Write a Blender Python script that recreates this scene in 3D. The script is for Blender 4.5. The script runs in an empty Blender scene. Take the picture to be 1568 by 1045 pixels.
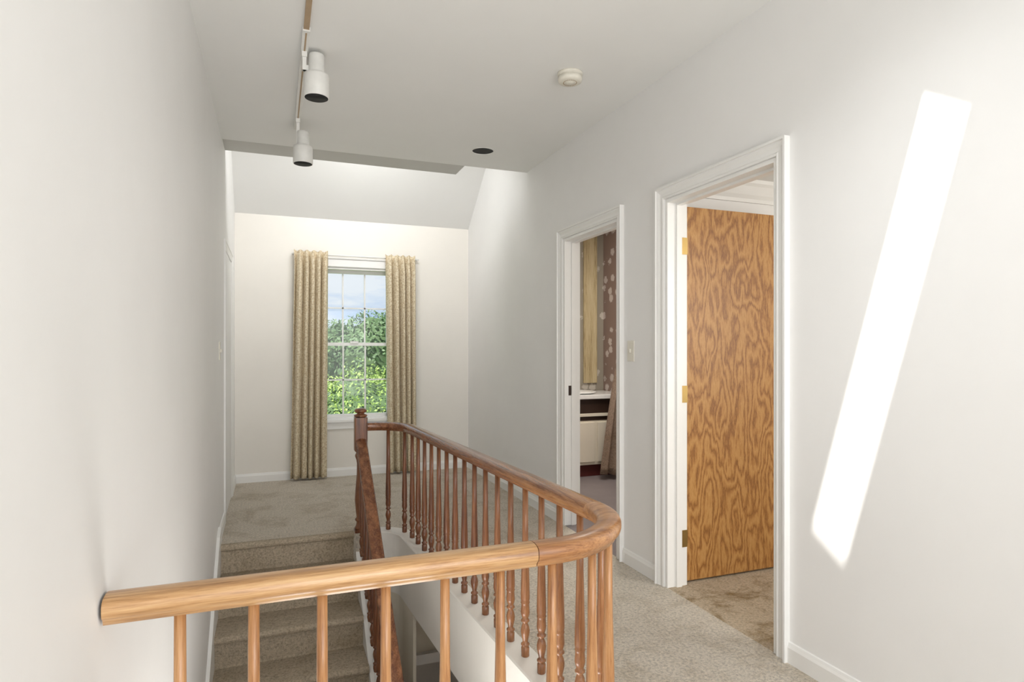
import bpy, bmesh, math, random
from mathutils import Vector, Matrix, noise
random.seed(7)
S=bpy.context.scene
CEIL=2.716; XR=1.93; YF=6.35; EYE=1.255; RT=0.76

# ------------------------------------------------------------------ materials
def newmat(name):
    m=bpy.data.materials.new(name); m.use_nodes=True
    nt=m.node_tree; b=nt.nodes["Principled BSDF"]
    return m,nt,b
def N(nt,t,**k):
    n=nt.nodes.new(t)
    for a,v in k.items(): setattr(n,a,v)
    return n
def ramp(nt,src,stops):
    r=N(nt,'ShaderNodeValToRGB'); cr=r.color_ramp
    while len(cr.elements)<len(stops): cr.elements.new(0.5)
    for e,(p,c) in zip(cr.elements,stops):
        e.position=p; e.color=(*c,1)
    nt.links.new(src,r.inputs[0]); return r
def coords(nt,scale=(1,1,1)):
    tc=N(nt,'ShaderNodeTexCoord'); mp=N(nt,'ShaderNodeMapping'); mp.inputs['Scale'].default_value=scale
    nt.links.new(tc.outputs['Object'],mp.inputs['Vector']); return mp.outputs[0]
def noise_n(nt,vec,scale,detail=4,rough=.5,dist=0):
    n=N(nt,'ShaderNodeTexNoise'); n.inputs['Scale'].default_value=scale
    n.inputs['Detail'].default_value=detail; n.inputs['Roughness'].default_value=rough
    n.inputs['Distortion'].default_value=dist
    nt.links.new(vec,n.inputs['Vector']); return n.outputs['Fac']
def bump(nt,b,h,st,d=.01):
    bp=N(nt,'ShaderNodeBump'); bp.inputs['Strength'].default_value=st; bp.inputs['Distance'].default_value=d
    nt.links.new(h,bp.inputs['Height']); nt.links.new(bp.outputs[0],b.inputs['Normal'])
def paint(name,c,rough=.6,var=.03,bs=.05,scale=2.5):
    m,nt,b=newmat(name); v=coords(nt)
    f=noise_n(nt,v,scale,5,.6)
    lo=tuple(x*(1-var) for x in c); hi=tuple(min(1,x*(1+var)) for x in c)
    r=ramp(nt,f,[(.3,lo),(.7,hi)]); nt.links.new(r.outputs[0],b.inputs['Base Color'])
    b.inputs['Roughness'].default_value=rough
    bump(nt,b,noise_n(nt,v,160,2),bs,.002); return m
def carpet(name,c,stain=.25):
    m,nt,b=newmat(name); v=coords(nt)
    fine=noise_n(nt,v,75,4,.85); big=noise_n(nt,v,3.4,7,.75,.5)
    r1=ramp(nt,fine,[(.30,tuple(x*.5 for x in c)),(.5,c),(.70,tuple(min(1,x*1.3) for x in c))])
    r2=ramp(nt,big,[(.36,(1-stain,1-stain*1.15,1-stain*1.4)),(.52,(1,1,1))])
    mx=N(nt,'ShaderNodeMix',data_type='RGBA',blend_type='MULTIPLY'); mx.inputs[0].default_value=1
    nt.links.new(r1.outputs[0],mx.inputs[6]); nt.links.new(r2.outputs[0],mx.inputs[7])
    nt.links.new(mx.outputs[2],b.inputs['Base Color'])
    b.inputs['Roughness'].default_value=.97; b.inputs['Specular IOR Level'].default_value=.1
    bump(nt,b,fine,.9,.012); return m
def wood(name,dark,mid,light,axis=2,rough=.32,k=1.0,coat=.3,blend=None):
    m,nt,b=newmat(name)
    sc=[26*k,26*k,26*k]; sc[axis]=1.3*k
    a=noise_n(nt,coords(nt,tuple(sc)),1.3,4,.6,.5)
    sc2=[170,170,170]; sc2[axis]=7
    p=noise_n(nt,coords(nt,tuple(sc2)),1,4,.75)
    ad=N(nt,'ShaderNodeMix',data_type='FLOAT'); ad.inputs[0].default_value=.5
    nt.links.new(a,ad.inputs[2]); nt.links.new(p,ad.inputs[3])
    r=ramp(nt,ad.outputs[0],[(.36,dark),(.48,mid),(.62,light)]); out=r.outputs[0]
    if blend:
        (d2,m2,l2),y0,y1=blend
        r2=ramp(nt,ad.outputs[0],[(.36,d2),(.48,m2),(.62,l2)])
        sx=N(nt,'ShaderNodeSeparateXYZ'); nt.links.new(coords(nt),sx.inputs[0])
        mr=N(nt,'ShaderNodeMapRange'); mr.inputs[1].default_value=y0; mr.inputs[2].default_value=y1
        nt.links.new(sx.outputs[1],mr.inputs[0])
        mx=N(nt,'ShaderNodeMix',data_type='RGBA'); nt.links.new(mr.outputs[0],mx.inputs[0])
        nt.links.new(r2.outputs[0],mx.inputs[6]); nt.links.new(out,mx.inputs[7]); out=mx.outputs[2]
    nt.links.new(out,b.inputs['Base Color'])
    b.inputs['Roughness'].default_value=rough; b.inputs['Coat Weight'].default_value=coat
    b.inputs['Coat Roughness'].default_value=.2
    bump(nt,b,p,.1,.002); return m
def plain(name,c,rough=.5,metal=0):
    m,nt,b=newmat(name); v=coords(nt); f=noise_n(nt,v,25,3)
    r=ramp(nt,f,[(.3,tuple(x*.92 for x in c)),(.7,c)]); nt.links.new(r.outputs[0],b.inputs['Base Color'])
    b.inputs['Roughness'].default_value=rough; b.inputs['Metallic'].default_value=metal; return m

M_wall=paint('wall_paint',(.84,.83,.81),.55,.02,.04,1.6)
M_wallfar=paint('wall_paint_cream',(.82,.785,.72),.6,.02,.04)
M_ceil=paint('ceiling_paint',(.84,.835,.81),.7,.01,.04)
M_soffit_shade=paint('soffit_shade_tone',(.60,.59,.56),.7,.01,.04)  # darker than the ceiling: the soffit's shade is put into its colour
M_trim=paint('trim_paint',(.85,.84,.81),.35,.012,.02)
M_curb=paint('curb_paint',(.84,.81,.75),.45,.02,.02)
M_cream=paint('stairwell_cream',(.76,.70,.58),.6,.02,.02)
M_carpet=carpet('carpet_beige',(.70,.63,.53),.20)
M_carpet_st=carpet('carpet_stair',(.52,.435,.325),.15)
M_carpet_room=carpet('carpet_room',(.58,.47,.34),.5)
CUR=((.19,.07,.025),(.39,.18,.07),(.55,.29,.125))
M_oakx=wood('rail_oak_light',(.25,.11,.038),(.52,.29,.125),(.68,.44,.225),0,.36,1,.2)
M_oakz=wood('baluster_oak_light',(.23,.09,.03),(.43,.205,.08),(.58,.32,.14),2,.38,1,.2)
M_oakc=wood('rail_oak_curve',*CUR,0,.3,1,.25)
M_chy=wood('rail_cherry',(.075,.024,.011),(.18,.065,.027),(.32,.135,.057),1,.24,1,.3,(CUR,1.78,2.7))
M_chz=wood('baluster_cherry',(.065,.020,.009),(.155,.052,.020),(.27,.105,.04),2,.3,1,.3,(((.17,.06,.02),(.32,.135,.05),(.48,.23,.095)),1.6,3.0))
M_end=wood('end_grain',(.08,.035,.015),(.17,.075,.03),(.25,.11,.05),1,.6,1,0)
M_brass=plain('brass',(.42,.29,.11),.42,1)
M_white=plain('white_plastic',(.82,.81,.77),.4)
M_ivory=plain('ivory_plastic',(.80,.76,.66),.4)
M_black=plain('black_interior',(.006,.006,.006),.7)
M_tan=plain('track_tan',(.42,.30,.18),.5)
M_dark=plain('dark_wood_trim',(.035,.018,.012),.4)
M_kick=plain('toe_kick',(.10,.015,.012),.5)
M_cer=plain('ceramic_white',(.86,.86,.84),.15)
M_tile=paint('bath_floor',(.22,.19,.19),.5,.1,.02)

def door_mat():
    m,nt,b=newmat('oak_plywood'); v=coords(nt,(3.4,3.4,.95))
    a=noise_n(nt,v,1.7,2.5,.5,.25)
    mu=N(nt,'ShaderNodeMath',operation='MULTIPLY'); mu.inputs[1].default_value=26; nt.links.new(a,mu.inputs[0])
    f2=noise_n(nt,coords(nt,(75,75,14)),1,4,.75)
    ad0=N(nt,'ShaderNodeMath',operation='MULTIPLY_ADD'); ad0.inputs[1].default_value=3.2
    nt.links.new(f2,ad0.inputs[0]); nt.links.new(mu.outputs[0],ad0.inputs[2])
    fr=N(nt,'ShaderNodeMath',operation='PINGPONG'); fr.inputs[1].default_value=1; nt.links.new(ad0.outputs[0],fr.inputs[0])
    p=noise_n(nt,coords(nt,(230,230,10)),1,3,.7)
    ad=N(nt,'ShaderNodeMix',data_type='FLOAT'); ad.inputs[0].default_value=.45
    nt.links.new(fr.outputs[0],ad.inputs[2]); nt.links.new(p,ad.inputs[3])
    r=ramp(nt,ad.outputs[0],[(.18,(.20,.078,.02)),(.38,(.35,.155,.04)),(.60,(.45,.225,.065)),(.85,(.53,.29,.10))])
    nt.links.new(r.outputs[0],b.inputs['Base Color']); b.inputs['Roughness'].default_value=.42
    bump(nt,b,p,.08,.002); return m
M_door=door_mat()
def curtain_mat():
    m,nt,b=newmat('curtain_fabric'); v=coords(nt)
    w=N(nt,'ShaderNodeTexVoronoi'); w.inputs['Scale'].default_value=60; nt.links.new(v,w.inputs['Vector'])
    n=noise_n(nt,coords(nt,(1,1,3)),60,3,.7)
    mu=N(nt,'ShaderNodeMath',operation='MULTIPLY'); nt.links.new(w.outputs['Distance'],mu.inputs[0]); nt.links.new(n,mu.inputs[1])
    r=ramp(nt,mu.outputs[0],[(.06,(.54,.42,.26)),(.2,(.75,.63,.43)),(.42,(.87,.78,.60))])
    nt.links.new(r.outputs[0],b.inputs['Base Color']); b.inputs['Roughness'].default_value=.85
    bump(nt,b,n,.3,.004)
    tr=N(nt,'ShaderNodeBsdfTranslucent'); nt.links.new(r.outputs[0],tr.inputs[0])
    mx=N(nt,'ShaderNodeMixShader'); mx.inputs[0].default_value=.2
    nt.links.new(b.outputs[0],mx.inputs[1]); nt.links.new(tr.outputs[0],mx.inputs[2])
    nt.links.new(mx.outputs[0],nt.nodes['Material Output'].inputs[0]); return m
M_curt=curtain_mat()
def wallpaper(name,base,flower):
    m,nt,b=newmat(name); v=coords(nt)
    w=N(nt,'ShaderNodeTexVoronoi'); w.inputs['Scale'].default_value=7.5; w.inputs['Randomness'].default_value=.6; nt.links.new(v,w.inputs['Vector'])
    n=noise_n(nt,v,45,2,.6)
    mu=N(nt,'ShaderNodeMath',operation='MULTIPLY_ADD'); mu.inputs[1].default_value=.4
    nt.links.new(n,mu.inputs[0]); nt.links.new(w.outputs['Distance'],mu.inputs[2])
    r=ramp(nt,mu.outputs[0],[(.46,flower),(.52,base)])
    nt.links.new(r.outputs[0],b.inputs['Base Color']); b.inputs['Roughness'].default_value=.7; return m
M_wp1=wallpaper('wallpaper_grey',(.29,.26,.21),(.5,.46,.40))
M_wp2=wallpaper('wallpaper_mauve',(.25,.175,.145),(.55,.48,.44))
M_panel=wood('bath_panel_wood',(.24,.17,.08),(.46,.37,.21),(.58,.50,.32),2,.5,.45,0)
M_towel=carpet('towel_brown',(.34,.25,.19),.2)
M_lfloor=wood('lower_floor_wood',(.10,.05,.025),(.2,.11,.055),(.28,.16,.08),1)
def leaf(name,a,bc,c):
    m,nt,b=newmat(name); v=coords(nt)
    f=noise_n(nt,v,1.6,6,.75)
    r=ramp(nt,f,[(.3,a),(.5,bc),(.68,c)]); nt.links.new(r.outputs[0],b.inputs['Base Color'])
    b.inputs['Roughness'].default_value=.6
    tr=N(nt,'ShaderNodeBsdfTranslucent'); nt.links.new(r.outputs[0],tr.inputs[0])
    mx=N(nt,'ShaderNodeMixShader'); mx.inputs[0].default_value=.35
    nt.links.new(b.outputs[0],mx.inputs[1]); nt.links.new(tr.outputs[0],mx.inputs[2])
    nt.links.new(mx.outputs[0],nt.nodes['Material Output'].inputs[0]); return m
M_leaf1=leaf('bush_leaves',(.11,.20,.03),(.26,.38,.08),(.48,.58,.19))
M_leaf2=leaf('tree_leaves',(.06,.11,.05),(.11,.19,.08),(.18,.27,.12))
M_core=plain('foliage_core',(.05,.09,.03),.9)
M_grass=paint('grass',(.12,.22,.05),.9,.3,.1)
def glass():
    m,nt,b=newmat('window_glass'); t=N(nt,'ShaderNodeBsdfTransparent'); g=N(nt,'ShaderNodeBsdfGlossy')
    g.inputs['Roughness'].default_value=.02
    mx=N(nt,'ShaderNodeMixShader'); mx.inputs[0].default_value=.025
    nt.links.new(t.outputs[0],mx.inputs[1]); nt.links.new(g.outputs[0],mx.inputs[2])
    nt.links.new(mx.outputs[0],nt.nodes['Material Output'].inputs[0]); return m
M_glass=glass()

# ------------------------------------------------------------------ builder
class B:
    def __init__(s,*mats): s.bm=bmesh.new(); s.mats=list(mats)
    def mi(s,m):
        if m not in s.mats: s.mats.append(m)
        return s.mats.index(m)
    def faces(s,vs,fs,m,smooth=False):
        i=s.mi(m); v=[s.bm.verts.new(p) for p in vs]
        for f in fs:
            try:
                fa=s.bm.faces.new([v[k] for k in f]); fa.material_index=i; fa.smooth=smooth
            except ValueError: pass
        return v
    def box(s,x0,x1,y0,y1,z0,z1,m):
        vs=[(x,y,z) for x in(x0,x1) for y in(y0,y1) for z in(z0,z1)]
        s.faces(vs,[(0,1,3,2),(4,6,7,5),(0,4,5,1),(2,3,7,6),(0,2,6,4),(1,5,7,3)],m)
    def prism(s,poly,fn,m,t0,t1,smooth=False):
        n=len(poly); vs=[fn(p,t0) for p in poly]+[fn(p,t1) for p in poly]
        fs=[(i,(i+1)%n,n+(i+1)%n,n+i) for i in range(n)]+[tuple(range(n-1,-1,-1)),tuple(range(n,2*n))]
        s.faces(vs,fs,m,smooth)
    def lathe(s,prof,o,m,seg=16,mat=None,smooth=True):
        M=mat or Matrix.Identity(3); o=Vector(o); n=len(prof); vs=[]
        for r,z in prof:
            for k in range(seg):
                a=2*math.pi*k/seg; vs.append(o+M@Vector((r*math.cos(a),r*math.sin(a),z)))
        fs=[(i*seg+k,i*seg+(k+1)%seg,(i+1)*seg+(k+1)%seg,(i+1)*seg+k) for i in range(n-1) for k in range(seg)]
        fs.append(tuple(range(seg-1,-1,-1))); fs.append(tuple((n-1)*seg+k for k in range(seg)))
        s.faces(vs,fs,m,smooth)
    def sweep(s,path,prof,m,smooth=True,capm=None):
        path=[Vector(p) for p in path]; n=len(prof); vs=[]
        for i,p in enumerate(path):
            a=path[max(i-1,0)]; c=path[min(i+1,len(path)-1)]
            t=(c-a).normalized(); r=Vector((t.y,-t.x,0)).normalized(); u=r.cross(t)
            for (px,pz) in prof: vs.append(p+r*px+u*pz)
        fs=[(i*n+k,i*n+(k+1)%n,(i+1)*n+(k+1)%n,(i+1)*n+k) for i in range(len(path)-1) for k in range(n)]
        s.faces(vs,fs,m,smooth)
        L=len(path)-1
        s.faces(vs[:n],[tuple(range(n))],capm or m); s.faces(vs[L*n:],[tuple(range(n))],capm or m)
    def casing(s,y0,y1,zt,X,sgn,m,w=.068,z0=0,k_=1.0):
        prof=[(.004,0),(.004,.010),(.012,.014),(.018,.010),(.034,.012),(.050,.020),(.056,.020),(.058,.028),(w,.028),(w,0)]
        rings=[]
        for k in range(4):
            ring=[]
            for a,b in prof:
                y=(y0-a) if k<2 else (y1+a); z=z0 if k in(0,3) else zt+a
                ring.append((X+sgn*b*k_,y,z))
            rings.append(ring)
        n=len(prof); vs=[p for r in rings for p in r]
        fs=[(i*n+j,i*n+j+1,(i+1)*n+j+1,(i+1)*n+j) for i in range(3) for j in range(n-1)]
        s.faces(vs,fs,m)
    def obj(s,name,parent=None,bevel=0,solid=0,autosm=False):
        bmesh.ops.recalc_face_normals(s.bm,faces=s.bm.faces[:])
        me=bpy.data.meshes.new(name); s.bm.to_mesh(me); s.bm.free()
        for m in s.mats: me.materials.append(m)
        o=bpy.data.objects.new(name,me); S.collection.objects.link(o)
        if solid:
            q=o.modifiers.new('s','SOLIDIFY'); q.thickness=solid; q.offset=0
        if bevel:
            q=o.modifiers.new('b','BEVEL'); q.width=bevel; q.segments=2; q.limit_method='ANGLE'
        if parent: o.parent=parent
        return o
def empty(name,loc=(0,0,0)):
    e=bpy.data.objects.new(name,None); S.collection.objects.link(e); return e

def XL(y): return -.318-.0065*y
# ------------------------------------------------------------------ shell
LZ=-2.75
b=B(M_wall)
b.faces([(XL(-2),-2,LZ),(XL(YF),YF,LZ),(XL(YF)-.12,YF,LZ),(XL(-2)-.12,-2,LZ),
         (XL(-2),-2,4.1),(XL(YF),YF,4.1),(XL(YF)-.12,YF,4.1),(XL(-2)-.12,-2,4.1)],
        [(0,1,2,3),(7,6,5,4),(0,4,5,1),(1,5,6,2),(2,6,7,3),(3,7,4,0)],M_wall)
b.obj('wall_left')

D1=(3.25,4.0); D2=(1.985,2.76); DH=2.05
b=B(M_wall)
for y0,y1,z0,z1 in [(-2,D2[0],LZ,4.1),(D2[0],D2[1],DH,4.1),(D2[1],D1[0],LZ,4.1),(D1[0],D1[1],DH,4.1),(D1[1],YF,LZ,4.1),
                    (D2[0],D2[1],LZ,-.11),(D1[0],D1[1],LZ,-.11)]:
    b.box(XR,XR+.12,y0,y1,z0,z1,M_wall)
bmesh.ops.remove_doubles(b.bm,verts=b.bm.verts[:],dist=1e-5)
b.obj('wall_right')
WX0,WX1,WZ0,WZ1=.36,1.125,.56,2.09
b=B(M_wallfar)
for x0,x1,z0,z1 in [(-.5,WX0,LZ-.1,2.7),(WX1,2.05,LZ-.1,2.7),(WX0,WX1,LZ-.1,WZ0),(WX0,WX1,WZ1,2.7)]:
    b.box(x0,x1,YF,YF+.14,z0,z1,M_wallfar)
b.obj('wall_back')
b=B(M_wall); b.box(-.45,2.05,-2.12,-2,LZ,4.1,M_wall); b.obj('wall_front')

def filled(name,outer,holes,z,half,mat):
    cu=bpy.data.curves.new(name,'CURVE'); cu.dimensions='2D'; cu.fill_mode='BOTH'; cu.extrude=half
    for pts in [outer]+holes:
        sp=cu.splines.new('POLY'); sp.points.add(len(pts)-1)
        for p,q in zip(sp.points,pts): p.co=(q[0],q[1],0,1)
        sp.use_cyclic_u=True
    o=bpy.data.objects.new(name+'_c',cu); S.collection.objects.link(o); o.location.z=z
    bpy.context.view_layer.update()
    me=bpy.data.meshes.new_from_object(o.evaluated_get(bpy.context.evaluated_depsgraph_get()))
    me.transform(Matrix.Translation((0,0,z)))
    bpy.data.objects.remove(o); me.materials.clear(); me.materials.append(mat); me.name=name
    q=bpy.data.objects.new(name,me); S.collection.objects.link(q); return q
CX,CY=1.42,4.305
circ=[(CX+.078*math.cos(a*math.pi/16),CY+.078*math.sin(a*math.pi/16)) for a in range(32)]
shaft=[(.5,.85),(1.85,.85),(1.85,1.3),(.5,1.3)]
filled('ceiling',[(-.42,-2),(XR+.02,-2),(XR+.02,4.70),(-.42,4.70)],[circ,shaft],CEIL+.04,.04,M_ceil)
b=B(M_soffit_shade); b.box(-.40,1.42,4.702,5.03,CEIL+.022,CEIL+.1,M_soffit_shade); b.box(-.42,XR+.02,4.62,4.70,CEIL+.081,4.1,M_ceil); b.obj('ceiling_soffit')
b=B(M_ceil)
sl=.84
b.prism([(YF+.14,2.55-.14*sl),(4.55,2.55+1.8*sl),(4.55,2.65+1.8*sl),(YF+.14,2.65-.14*sl)],lambda p,t:(t,p[0],p[1]),M_ceil,-.45,2.05)
b.obj('ceiling_slope')
def rz(y): return 2.858+.66*(y-.98)
sk=empty('skylight')
b=B(M_ceil)
for x0,x1 in ((.45,.5),(1.85,1.9)):
    b.prism([(.85,CEIL+.02),(1.35,CEIL+.02),(1.35,rz(1.35)),(.85,rz(.85)+.02)],lambda p,t:(t,p[0],p[1]),M_ceil,x0,x1)
b.box(.45,1.9,1.3,1.35,CEIL+.082,rz(1.3)+.03,M_ceil)
b.obj('skylight_shaft',sk)
b=B(M_trim)
for x0,x1,y0,y1 in [(.45,.68,.85,1.34),(1.47,1.9,.85,1.34),(.68,1.47,.85,.975),(.68,1.47,1.115,1.34)]:
    b.prism([(y0,rz(y0)),(y1,rz(y1)),(y1,rz(y1)+.003),(y0,rz(y0)+.003)],lambda p,t:(t,p[0],p[1]),M_trim,x0,x1)
b.obj('skylight_frame',sk)

# ------------------------------------------------------------------ stairwell path
def arc(cx,cy,r,a0,a1,n):
    return [(cx+r*math.cos(math.radians(a0+(a1-a0)*i/n)),cy+r*math.sin(math.radians(a0+(a1-a0)*i/n))) for i in range(n+1)]
FY=1.465
nearc=arc(.665,FY+.305,.305,-90,3,20)
farc=arc(.60,4.07,.235,3,90,12)
P_front=[(-.322,FY),(.62,FY)]
P_rest=[(.62,FY)]+nearc
n0=nearc[-1]; f0=farc[0]
P_rest+= [(n0[0]+(f0[0]-n0[0])*i/10, n0[1]+(f0[1]-n0[1])*i/10) for i in range(1,10)]
P_rest+=farc
P_all=[P_front[0]]+P_rest
def offs(P,d):
    out=[]
    for i,p in enumerate(P):
        a=Vector(P[max(i-1,0)]);c=Vector(P[min(i+1,len(P)-1)]);t=(c-a).normalized()
        out.append((p[0]-t.y*d,p[1]+t.x*d))
    return out
hole=offs(P_all,.045)
hole[0]=(-.42,hole[0][1])
YS=4.40
outer=[(-.42,1.51),(-.42,-2),(XR+.001,-2),(XR+.001,YF),(-.42,YF),(-.42,YS-.002),(.505,YS-.002),(.505,hole[-1][1])]
poly=outer+list(reversed(hole[1:]))
fl=filled('floor',poly,[],-.15,.15,M_carpet)
b=B(M_carpet_room); b.box(XR+.001,4.6,.4,3.0,-.1,0,M_carpet_room); b.obj('floor_bedroom')
b=B(M_tile); b.box(XR+.121,3.36,3.1,5.95,-.1,0,M_tile); b.box(XR+.001,XR+.121,D1[0],D1[1],-.1,0,M_tile); b.obj('floor_bathroom')

b=B(M_curb)
b.sweep([(x,y,0) for x,y in P_all],[(-.062,.0),(-.062,.016),(-.056,.022),(.052,.022),(.058,.016),(.058,0)],M_curb,False)
o1=offs(P_all,.052)
b.sweep([(x,y,-.18) for x,y in o1],[(-.008,.19),(.008,.19),(.008,-.2),(-.008,-.2)],M_curb,False)
b.obj('trim_1')
b=B(M_cream)
far=[p for p in P_all if p[1]>3.7]
o2=offs(far,.03); 
b.sweep([(x,y,-.63) for x,y in o2]+[(.5,4.29,-.63)],[(-.01,.27),(.01,.27),(.01,-.3),(-.01,-.3)],M_cream,False)
b.box(.5,1.92,4.34,4.39,-.95,-.3,M_cream)
b.box(.5,1.92,4.30,4.345,-.97,-.90,M_trim)
b.obj('wall_stairwell')
b=B(M_lfloor); b.box(-.45,2.05,-2,YF+.1,LZ-.1,LZ,M_lfloor); b.obj('floor_lower')

# ------------------------------------------------------------------ stairs
RISE,RUN=.19,.25
pts=[]; NS=13
for n in range(NS+1):
    yn=YS-RUN*n; zn=-RISE*n
    if n==0: pts.append((yn-.002,0))
    for a in range(7):
        th=math.radians(90+a*30)
        pts.append((yn+.022*math.cos(th)-.020, zn-.022+.022*math.sin(th)))
    pts.append((yn-.006,zn-.05)); 
    if n<NS: pts.append((yn,zn-RISE+.01)); pts.append((yn-.008,zn-RISE))
pts.append((YS-RUN*NS,-RISE*NS-.25)); pts.append((YS-RUN*(NS-1)+.1,-RISE*NS-.25)); pts.append((YS-.004,-.34))
st=empty('staircase')
b=B(M_carpet_st)
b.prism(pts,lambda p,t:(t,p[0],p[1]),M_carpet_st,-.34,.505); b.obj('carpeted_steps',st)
b=B(M_trim)
sl_=RISE/RUN
def zl(y): return (y-YS)*sl_
yb=1.3
b.prism([(4.48,.09),(4.42,.105),(4.30,.07),(yb,zl(yb)+.16),(yb,zl(yb)-.35),(4.48,-.30)],lambda p,t:(XL(p[0])+t,p[0],p[1]),M_trim,0,.018)
b.obj('skirt_board',st)
b=B(M_trim); b.prism([(4.37,-.02),(yb,zl(yb)-.05),(yb,zl(yb)-.40),(4.37,-.36)],lambda p,t:(t,p[0],p[1]),M_trim,.506,.53); b.obj('stringer',st)

# ------------------------------------------------------------------ railing
railprof=[]
for x,z in [(-.022,-.056),(-.025,-.048),(-.028,-.043),(-.035,-.038),(-.0375,-.028),(-.037,-.016),(-.033,-.008),(-.024,-.003),(-.012,-.0007),(0,0)]:
    railprof.append((x,z))
railprof=railprof+[(-x,z) for x,z in reversed(railprof[:-1])]
R=empty('stair_railing')
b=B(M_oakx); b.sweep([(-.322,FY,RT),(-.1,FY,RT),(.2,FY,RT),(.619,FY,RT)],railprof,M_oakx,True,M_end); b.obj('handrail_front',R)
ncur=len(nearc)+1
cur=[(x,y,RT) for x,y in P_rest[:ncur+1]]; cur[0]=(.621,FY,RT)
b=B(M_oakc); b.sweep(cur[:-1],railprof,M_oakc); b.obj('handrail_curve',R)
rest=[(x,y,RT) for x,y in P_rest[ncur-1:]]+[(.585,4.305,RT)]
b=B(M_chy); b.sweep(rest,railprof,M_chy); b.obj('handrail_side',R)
def balprof(z0,z1):
    L=z1-z0
    P=[(.013,0),(.0165,.006),(.0165,.055),(.012,.062),(.0175,.07),(.0175,.078),(.0105,.086),(.012,.10),(.0175,.135),(.0185,.155),(.015,.18),(.0105,.195),
       (.0105,.20),(.0175,.208),(.0175,.216),(.012,.224),(.0175,.25),(.0185,.262),(.0165,.30),(.0165,.31),(.019,.318),(.0165,.326),(.0185,.34),(.0175,.42),(.0150,.55),(.0125,.70),(.0115,1.0)]
    return [(r,z*L) for r,z in P]
def polyline_pts(P,sp,start):
    out=[];acc=0;nextd=start
    for i in range(len(P)-1):
        a=Vector(P[i]);c=Vector(P[i+1]);l=(c-a).length
        while nextd<=acc+l+1e-9:
            out.append(tuple(a+(c-a)*((nextd-acc)/l))); nextd+=sp
        acc+=l
    return out
bp=polyline_pts(P_all,.1435,-.188+.322)
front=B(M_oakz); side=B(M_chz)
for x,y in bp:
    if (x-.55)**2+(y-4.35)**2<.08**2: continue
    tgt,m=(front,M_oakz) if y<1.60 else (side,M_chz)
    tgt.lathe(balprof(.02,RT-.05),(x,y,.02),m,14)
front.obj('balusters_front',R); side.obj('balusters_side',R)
NX,NY=.55,4.365
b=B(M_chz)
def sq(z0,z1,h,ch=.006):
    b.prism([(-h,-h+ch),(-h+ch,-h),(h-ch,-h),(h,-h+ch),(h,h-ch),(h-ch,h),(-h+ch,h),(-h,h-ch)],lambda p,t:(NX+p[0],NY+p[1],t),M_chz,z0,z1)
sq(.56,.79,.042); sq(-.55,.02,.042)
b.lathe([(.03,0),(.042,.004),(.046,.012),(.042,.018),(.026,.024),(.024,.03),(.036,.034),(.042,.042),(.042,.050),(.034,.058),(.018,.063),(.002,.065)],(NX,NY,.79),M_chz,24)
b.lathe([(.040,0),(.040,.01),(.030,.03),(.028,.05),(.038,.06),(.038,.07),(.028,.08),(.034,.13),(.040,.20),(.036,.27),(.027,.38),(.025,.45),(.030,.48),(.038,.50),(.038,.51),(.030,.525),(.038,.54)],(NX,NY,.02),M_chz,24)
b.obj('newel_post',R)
def zr(y): return .65-(NY-.04-y)*sl_
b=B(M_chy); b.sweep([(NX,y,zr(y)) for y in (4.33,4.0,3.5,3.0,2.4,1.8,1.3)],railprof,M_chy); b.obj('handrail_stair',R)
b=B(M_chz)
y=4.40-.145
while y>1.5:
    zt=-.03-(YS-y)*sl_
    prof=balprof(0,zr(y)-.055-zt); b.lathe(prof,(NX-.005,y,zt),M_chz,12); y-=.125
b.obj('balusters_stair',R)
b=B(M_trim); b.prism([(4.33,-.075),(1.3,zl(1.3)-.0),(1.3,zl(1.3)-.42),(4.33,-.40)],lambda p,t:(t,p[0],p[1]),M_trim,.531,.575)
b.obj('stringer_rail_base',st)

# ------------------------------------------------------------------ doors
def jamb(b,y0,y1):
    b.box(XR-.002,XR+.122,y0-.0,y0+.016,0,DH-.016,M_trim); b.box(XR-.002,XR+.122,y1-.016,y1,0,DH-.016,M_trim)
    b.box(XR-.002,XR+.122,y0,y1,DH-.016,DH,M_trim)
    for ya,yc in((y0+.016,y0+.028),(y1-.028,y1-.016)): b.box(XR+.05,XR+.082,ya,yc,0,DH-.028,M_trim)
    b.box(XR+.05,XR+.082,y0+.016,y1-.016,DH-.028,DH-.016,M_trim)
for i,(y0,y1) in enumerate((D1,D2)):
    b=B(M_trim); b.casing(y0,y1,DH,XR,-1,M_trim); b.casing(y0,y1,DH,XR+.12,1,M_trim); jamb(b,y0,y1)
    if i==0:
        b.box(XR+.03,XR+.06,y1-.020,y1-.0155,.93,1.0,M_dark)
    b.obj('trim_door_%d'%(i+1))
dr=empty('door_1')
b=B(M_door); b.box(XR+.128,XR+.128+.745,D2[1]+.004,D2[1]+.039,.012,DH-.022,M_door); b.obj('door_slab',dr,bevel=.002)
b=B(M_brass)
for z in (.25,1.02,1.81):
    b.lathe([(.0055,-.048),(.0065,-.046),(.0065,.046),(.0055,.048),(.003,.052)],(XR+.121,D2[1]-.002,z),M_brass,12)
    b.box(XR+.088,XR+.121,D2[1]-.0195,D2[1]-.0155,z-.045,z+.045,M_brass)
    b.box(XR+.121,XR+.126,D2[1]-.016,D2[1]+.03,z-.045,z+.045,M_brass)
b.obj('hinges',dr)
b=B(M_brass); kx=XR+.128+.68
Mx=Matrix.Rotation(math.radians(90),3,'X')
b.lathe([(.030,0),(.030,.006),(.012,.01),(.010,.03),(.024,.042),(.028,.055),(.022,.066),(.004,.07)],(kx,D2[1]+.004,.95),M_brass,20,Mx)
b.obj('door_knob',dr)

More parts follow.
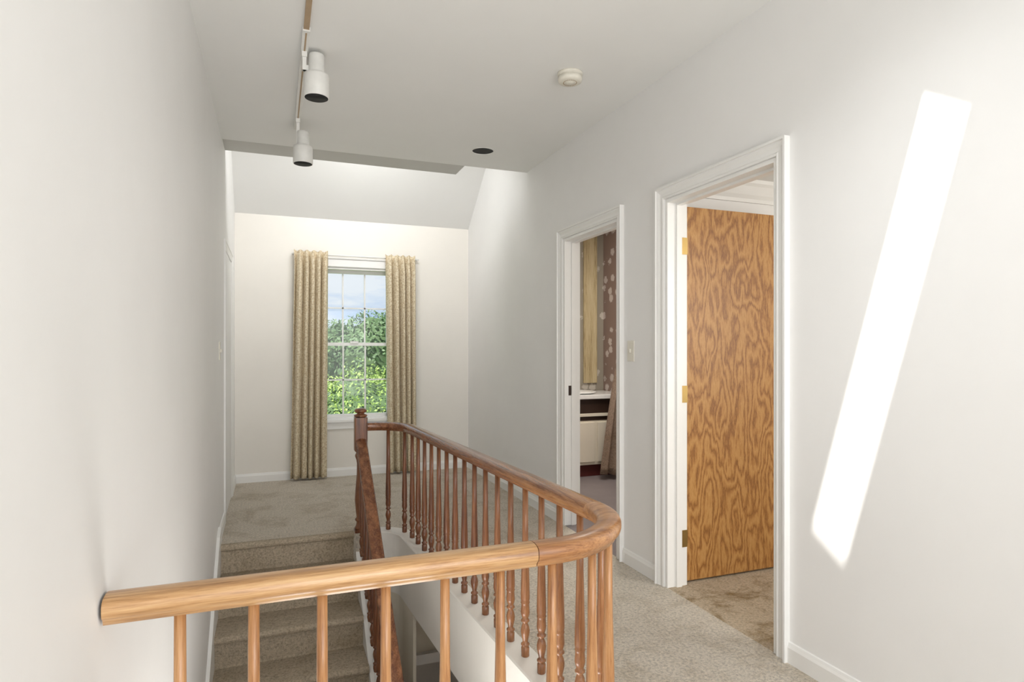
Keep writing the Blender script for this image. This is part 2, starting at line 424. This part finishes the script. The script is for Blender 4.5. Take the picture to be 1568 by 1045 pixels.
dl=empty('door_2')
b=B(M_trim); b.casing(5.0,5.75,2.0,XL(5.4),1,M_trim,k_=.5); b.obj('casing',dl)
b=B(M_wall); b.box(XL(5.3)-.02,XL(5.75)+.004,5.005,5.745,.01,1.995,M_wall); b.obj('door_slab',dl)

# bedroom
b=B(M_wall); b.box(XR+.12,4.6,2.99,3.1,0,2.9,M_wall); b.obj('wall_bedroom_back')
b=B(M_wall); b.box(4.6,4.7,.3,3.1,0,2.9,M_wall); b.obj('wall_bedroom_side')
b=B(M_wall); b.box(XR+.12,4.6,.3,.4,0,2.9,M_wall); b.obj('wall_bedroom_front')
b=B(M_ceil); b.box(XR+.12,4.6,.4,2.99,2.27,2.35,M_ceil); b.obj('ceiling_bedroom')
b=B(M_trim)
b.prism([(2.99,2.15),(2.975,2.15),(2.97,2.17),(2.955,2.19),(2.93,2.235),(2.915,2.25),(2.91,2.27),(2.99,2.27)],lambda p,t:(t,p[0],p[1]),M_trim,XR+.12,4.6); b.obj('trim_crown')
# bathroom
b=B(M_wp1); b.box(XR+.12,3.45,5.95,6.05,0,2.9,M_wp1); b.obj('wall_bathroom_back')
b=B(M_wp2); b.box(3.35,3.45,3.1,5.95,0,2.9,M_wp2); b.obj('wall_bathroom_side')
b=B(M_ceil); b.box(XR+.12,3.45,3.1,6.05,2.6,2.7,M_ceil); b.obj('ceiling_bathroom')
b=B(M_panel); b.box(3.10,3.26,5.925,5.949,.90,2.52,M_panel)
b.obj('wood_panel',bevel=.003)
va=empty('bathroom_vanity')
b=B(M_ivory); b.box(2.2,3.34,5.42,5.92,.12,.56,M_cream); b.box(2.2,3.34,5.415,5.92,.56,.77,M_dark); b.box(2.2,3.34,5.46,5.92,0,.12,M_kick)
for x in (2.22,2.60,2.98): b.box(x,x+.35,5.405,5.42,.15,.54,M_cream)
b.box(2.3,3.3,5.40,5.416,.60,.63,M_cream)
b.obj('cabinet',va,bevel=.003)
b=B(M_cer); b.box(2.18,3.345,5.38,5.93,.772,.815,M_cer)
b.obj('counter',va,bevel=.006)
b=B(M_cer); b.lathe([(.17,0),(.20,.01),(.205,.02),(.19,.024),(.15,.01),(.06,-.0),(.01,-.002)],(2.85,5.62,.817),M_cer,28)
b.obj('basin',va)
b=B(M_brass); b.lathe([(.016,0),(.016,.09),(.012,.11),(.005,.12)],(2.85,5.84,.82),M_brass,14); b.obj('faucet',va)
b=B(M_towel); ns,nz=40,16; vs=[]
for j in range(nz+1):
    k=j/nz; z=1.25-1.2*k; x0=3.13-.2*k**.8; x1=3.25
    for i in range(ns+1):
        q=i/ns; vs.append((x0+(x1-x0)*q,5.24+.022*math.sin(q*22+k*2)*(0.5+k),z+.01*math.sin(q*9)))
b.faces(vs,[(j*(ns+1)+i,j*(ns+1)+i+1,(j+1)*(ns+1)+i+1,(j+1)*(ns+1)+i) for j in range(nz) for i in range(ns)],M_towel,True)
to=empty('hanging_towel'); b.obj('cloth',to,solid=.006)
b=B(M_brass); b.lathe([(.008,0),(.008,.25)],(3.11,5.24,1.255),M_brass,12,Matrix.Rotation(math.radians(90),3,'Y')); b.obj('towel_rod',to)

# ------------------------------------------------------------------ baseboards
def bbprof(): return [(0,0),(.013,0),(.013,.062),(.009,.072),(.006,.082),(0,.084)]
def bb_y(name,X,sgn,segs):
    b=B(M_trim)
    for y0,y1 in segs:
        b.prism(bbprof(),lambda p,t:(X(t)+sgn*p[0],t,p[1]),M_trim,y0,y1)
    b.obj(name)
bb_y('baseboard_right',lambda t:XR,-1,[(-2,D2[0]-.068),(D2[1]+.068,D1[0]-.068),(D1[1]+.068,YF)])
bb_y('baseboard_left',XL,1,[(4.481,4.93),(5.82,YF),(-2,1.40)])
b=B(M_trim); b.prism(bbprof(),lambda p,t:(t,YF-p[0],p[1]),M_trim,XL(YF),XR); b.obj('baseboard_back')

# ------------------------------------------------------------------ window
w=empty('window_1')
b=B(M_trim)
ya,yb_=YF-.0,YF+.14
b.box(WX0,WX0+.025,ya,yb_,WZ0,WZ1,M_trim); b.box(WX1-.025,WX1,ya,yb_,WZ0,WZ1,M_trim)
b.box(WX0,WX1,ya,yb_,WZ1-.03,WZ1,M_trim); b.box(WX0,WX1,ya,yb_,WZ0,WZ0+.02,M_trim)
b.box(WX0-.09,WX1+.09,YF-.035,YF+.02,WZ0-.022,WZ0+.004,M_trim)
b.box(WX0-.07,WX1+.07,YF-.014,YF,WZ0-.09,WZ0-.022,M_trim)
b.box(WX0-.07,WX0+.006,YF-.018,YF,WZ0,WZ1+.07,M_trim); b.box(WX1-.006,WX1+.07,YF-.018,YF,WZ0,WZ1+.07,M_trim)
b.box(WX0-.07,WX1+.07,YF-.018,YF,WZ1-.006,WZ1+.07,M_trim); b.box(WX0-.08,WX1+.08,YF-.028,YF,WZ1+.07,WZ1+.085,M_trim)
b.obj('frame',w,bevel=.002)
gx0,gx1=WX0+.025,WX1-.025; MZ=1.315
def sash(y,z0,z1,name):
    b=B(M_trim); s_=.032
    b.box(gx0,gx0+s_,y,y+.03,z0,z1,M_trim); b.box(gx1-s_,gx1,y,y+.03,z0,z1,M_trim)
    b.box(gx0,gx1,y,y+.03,z0,z0+s_,M_trim); b.box(gx0,gx1,y,y+.03,z1-s_,z1,M_trim)
    for k in(1,2):
        x=gx0+s_+(gx1-gx0-2*s_)*k/3; b.box(x-.007,x+.007,y+.004,y+.024,z0+s_,z1-s_,M_trim)
    zm=(z0+z1)/2; b.box(gx0+s_,gx1-s_,y+.004,y+.024,zm-.007,zm+.007,M_trim)
    b.obj(name,w)
    b=B(M_glass); b.faces([(gx0+s_,y+.015,z0+s_),(gx1-s_,y+.015,z0+s_),(gx1-s_,y+.015,z1-s_),(gx0+s_,y+.015,z1-s_)],[(0,1,2,3)],M_glass); b.obj(name+'_glass',w)
sash(YF+.075,MZ-.016,WZ1-.03,'sash_upper'); sash(YF+.04,WZ0+.02,MZ+.016,'sash_lower')
b=B(M_trim); b.box(.70,.78,YF+.03,YF+.045,MZ+.01,MZ+.03,M_trim); b.obj('sash_lock',w)

def curtain(x0t,x1t,x0b,x1b,npl):
    b=B(M_curt); ns,nz=npl*16,40; vs=[]
    for j in range(nz+1):
        k=j/nz; z=2.215-2.195*k
        for i in range(ns+1):
            q=i/ns; xa=x0t+(x0b-x0t)*k; xc=x1t+(x1b-x1t)*k
            nn=noise.noise(Vector((q*5+x0t*9,k*1.3,3)))
            head=max(0,1-k*14)
            ph=2*math.pi*npl*(q+.035*math.sin(5*q+x0t*20)*(1-head))
            amp=.034*(1+.75*nn)*(1-.45*head)
            yy=6.262+amp*math.sin(ph+1.6*nn*k)+ .006*math.sin(2*ph+k*3)
            xx=xa+(xc-xa)*q+.008*math.cos(ph)*(1-head)+.008*nn*k
            vs.append((xx,min(yy,6.30),z+(0.008*math.cos(ph) if j==0 else 0)))
    b.faces(vs,[(j*(ns+1)+i,j*(ns+1)+i+1,(j+1)*(ns+1)+i+1,(j+1)*(ns+1)+i) for j in range(nz) for i in range(ns)],M_curt,True)
    return b.obj('curtain',solid=.003)
curtain(.165,.475,.125,.465,5); curtain(1.035,1.335,1.06,1.345,5)
b=B(M_white); b.lathe([(.008,0),(.008,1.24)],(.145,6.312,2.19),M_white,12,Matrix.Rotation(math.radians(90),3,'Y'))
for x in(.16,1.36): b.box(x-.008,x+.008,6.305,YF,2.183,2.197,M_white)
b.obj('curtain_rod')

# ------------------------------------------------------------------ ceiling fixtures
t=empty('track_light')
b=B(M_white); b.box(.113,.147,2.93,4.27,CEIL-.02,CEIL,M_white); b.box(.126,.134,2.95,4.2,CEIL-.021,CEIL-.0195,M_tan); b.obj('track',t,bevel=.002)
b=B(M_tan); b.box(.118,.142,1.9,2.93,CEIL-.014,CEIL,M_tan); b.obj('track_open',t)
def spot(x,y,zt,zb,nm):
    b=B(M_white); L=zt-zb
    b.lathe([(.012,0),(.034,-.004),(.0385,-.012),(.0385,-L*.42),(.040,-L*.44),(.056,-L*.47),(.059,-L*.52),(.059,-L*.99),(.057,-L),(.053,-L),(.053,-L+.004)],(x,y,zt),M_white,36)
    b.lathe([(.055,0),(.055,.0015)],(x,y,zb-.0005),M_black,36)
    b.box(.118,.142,y-.02,y+.09,CEIL-.045,CEIL-.018,M_white)
    b.box(.124,x-.025,y-.009,y+.009,zt-.09,zt-.065,M_white)
    b.box(.121,.139,y-.012,y+.012,zt-.09,CEIL-.03,M_white)
    b.obj(nm,t)
spot(.186,3.15,2.70,2.485,'spot_1'); spot(.16,4.07,2.625,2.42,'spot_2')
b=B(M_ivory)
b.lathe([(.066,0),(.068,-.006),(.066,-.012),(.056,-.014),(.056,-.018),(.062,-.020),(.064,-.034),(.060,-.046),(.045,-.05),(.02,-.05),(.018,-.054),(.002,-.054)],(1.45,2.93,CEIL),M_ivory,36)
for k in range(24):
    a=k*math.pi/12
    b.lathe([(.003,0),(.003,-.002)],(1.45+.035*math.cos(a),2.93+.035*math.sin(a),CEIL-.049),M_tan,6)
b.obj('smoke_detector')
b=B(M_white)
ring=[(.0775,.03),(.0775,-.001),(.080,-.003),(.088,-.003),(.090,0)]
seg=40; vs=[(CX+r*math.cos(2*math.pi*k/seg),CY+r*math.sin(2*math.pi*k/seg),CEIL+z) for r,z in ring for k in range(seg)]
b.faces(vs,[(i*seg+k,i*seg+(k+1)%seg,(i+1)*seg+(k+1)%seg,(i+1)*seg+k) for i in range(len(ring)-1) for k in range(seg)],M_white,True)
vs=[(CX+.0772*math.cos(2*math.pi*k/seg),CY+.0772*math.sin(2*math.pi*k/seg),CEIL+.003) for k in range(seg)]
b.faces(vs,[tuple(range(seg))],M_black)
can=[(.0770,.028),(.0770,.16),(.03,.17),(.001,.17)]
vs=[(CX+r*math.cos(2*math.pi*k/seg),CY+r*math.sin(2*math.pi*k/seg),CEIL+z) for r,z in can for k in range(seg)]
b.faces(vs,[(i*seg+k,i*seg+(k+1)%seg,(i+1)*seg+(k+1)%seg,(i+1)*seg+k) for i in range(len(can)-1) for k in range(seg)],M_black,True)
b.obj('recessed_downlight')
b=B(M_ivory); b.box(XR-.006,XR,3.065,3.135,1.19,1.31,M_ivory); b.box(XR-.016,XR-.005,3.095,3.105,1.24,1.262,M_ivory)
b.obj('light_switch',bevel=.002)
b=B(M_ivory); b.box(XL(4.5),XL(4.5)+.006,4.46,4.53,1.19,1.31,M_ivory); b.box(XL(4.5)+.005,XL(4.5)+.016,4.49,4.50,1.24,1.262,M_ivory)
b.obj('light_switch',bevel=.002)

# ------------------------------------------------------------------ outside
b=B(M_grass); b.faces([(-60,YF+.3,-3.3),(60,YF+.3,-3.3),(60,120,-3.3),(-60,120,-3.3)],[(0,1,2,3)],M_grass); b.obj('ground')
def foliage(name,blobs,nleaf,ls,mat):
    b=B(mat,M_core)
    tot=sum(r*r for *_,r in blobs)
    for (x,y,z,r) in blobs:
        bm2=bmesh.new(); bmesh.ops.create_icosphere(bm2,subdivisions=3,radius=r*.86)
        vs=[]
        for v in bm2.verts:
            k=1+.18*noise.noise(v.co*1.2/r*2); vs.append((x+v.co.x*k,y+v.co.y*k,z+v.co.z*k))
        b.faces(vs,[tuple(q.index for q in f.verts) for f in bm2.faces],M_core); bm2.free()
        for _ in range(int(nleaf*r*r/tot)):
            d=Vector((random.gauss(0,1),random.gauss(0,1),random.gauss(0,1))).normalized()
            if d.y>.35 or d.z<-.5: continue
            rr=r*(.86+.2*random.random()+.14*noise.noise(d*3.5+Vector((x,y,z))))
            p=Vector((x,y,z))+d*rr
            a=Vector((random.gauss(0,1),random.gauss(0,1),random.gauss(0,1))).normalized()
            c=a.cross(d+a*.1+Vector((.01,.02,.03))).normalized()
            s_=ls*(.6+random.random()*.8)
            b.faces([p-a*s_,p+c*s_*.55,p+a*s_,p-c*s_*.55],[(0,1,2,3)],mat)
    return b.obj(name)
blobs=[]
for i in range(13):
    blobs.append((-3+i*.85+random.uniform(-.4,.4),14.5+random.uniform(-1.5,2),-1.3+random.uniform(-.5,.5),2.0+random.uniform(-.4,.3)))
foliage('garden_bushes',blobs,120000,.034,M_leaf1)
blobs=[]
for i in range(13):
    blobs.append((-10+i*2.4+random.uniform(-1,1),38+random.uniform(-3,4),-.45+random.uniform(-.6,.7),3.6+random.uniform(-.7,.5)))
foliage('distant_trees',blobs,60000,.13,M_leaf2)

# ------------------------------------------------------------------ world + lights
W=bpy.data.worlds.new('sky'); S.world=W; W.use_nodes=True; nt=W.node_tree; bg=nt.nodes['Background']
tc=N(nt,'ShaderNodeTexCoord'); mp=N(nt,'ShaderNodeMapping'); mp.inputs['Scale'].default_value=(2,2,9)
nt.links.new(tc.outputs['Generated'],mp.inputs[0]); f=noise_n(nt,mp.outputs[0],2.2,5,.6)
r=ramp(nt,f,[(.38,(.40,.60,.88)),(.62,(.85,.92,.98))]); nt.links.new(r.outputs[0],bg.inputs[0]); bg.inputs[1].default_value=.9
def area(name,loc,rot,sx,sy,e,col=(1,1,1),spread=180):
    l=bpy.data.lights.new(name,'AREA'); l.shape='RECTANGLE'; l.size=sx; l.size_y=sy; l.energy=e; l.color=col
    l.spread=math.radians(spread)
    o=bpy.data.objects.new(name,l); S.collection.objects.link(o); o.location=loc
    o.rotation_euler=[math.radians(a) for a in rot]; return o
sun=bpy.data.lights.new('sun','SUN'); sun.energy=11; sun.angle=math.radians(.8); sun.color=(1,.98,.94)
so=bpy.data.objects.new('sun',sun); S.collection.objects.link(so)
sd=Vector((1,.55,-1.9)).to_track_quat('-Z','Y').to_euler()
so.rotation_euler=sd; so.location=(-3,-2,8)
area('fill_behind_camera',(.85,-1.9,1.35),(97,0,0),2.2,2.3,84,(.955,.975,1))  # added fill in front of a solid wall, no window there
g=area('skylight_glow',(1.0,1.05,2.74),(0,0,0),.8,.25,2.6,(.95,.975,1),75); g.rotation_euler=sd
area('bay_skylight',(.75,4.85,3.3),(45,0,0),.9,.5,19,(.985,.99,1),150)
area('stairwell_fill',(.35,1.95,-.55),(180,0,0),.7,.7,12,(1,.985,.96))  # unseen fill facing up, added to brighten ceiling and left wall
area('bedroom_light',(3.4,.5,1.5),(80,0,12),1.2,1.2,34,(1,.97,.92))
area('bathroom_light',(2.7,4.4,2.55),(0,0,0),.5,.5,30,(1,.94,.86))
area('lower_hall_fill',(1.3,3.0,-1.2),(0,0,0),.8,.8,10,(1,.95,.88))  # added fill below the slab to brighten the lower level, no fixture

cam=bpy.data.cameras.new('camera'); co=bpy.data.objects.new('camera',cam); S.collection.objects.link(co)
co.location=(0,0,EYE); co.rotation_euler=(math.radians(90),0,-math.atan(362/945))
cam.sensor_width=36; cam.lens=36*945/1568; cam.shift_y=14/1568; cam.clip_start=.05; cam.clip_end=500
S.camera=co
S.view_settings.view_transform='Standard'; S.view_settings.look='None'; S.view_settings.exposure=.08
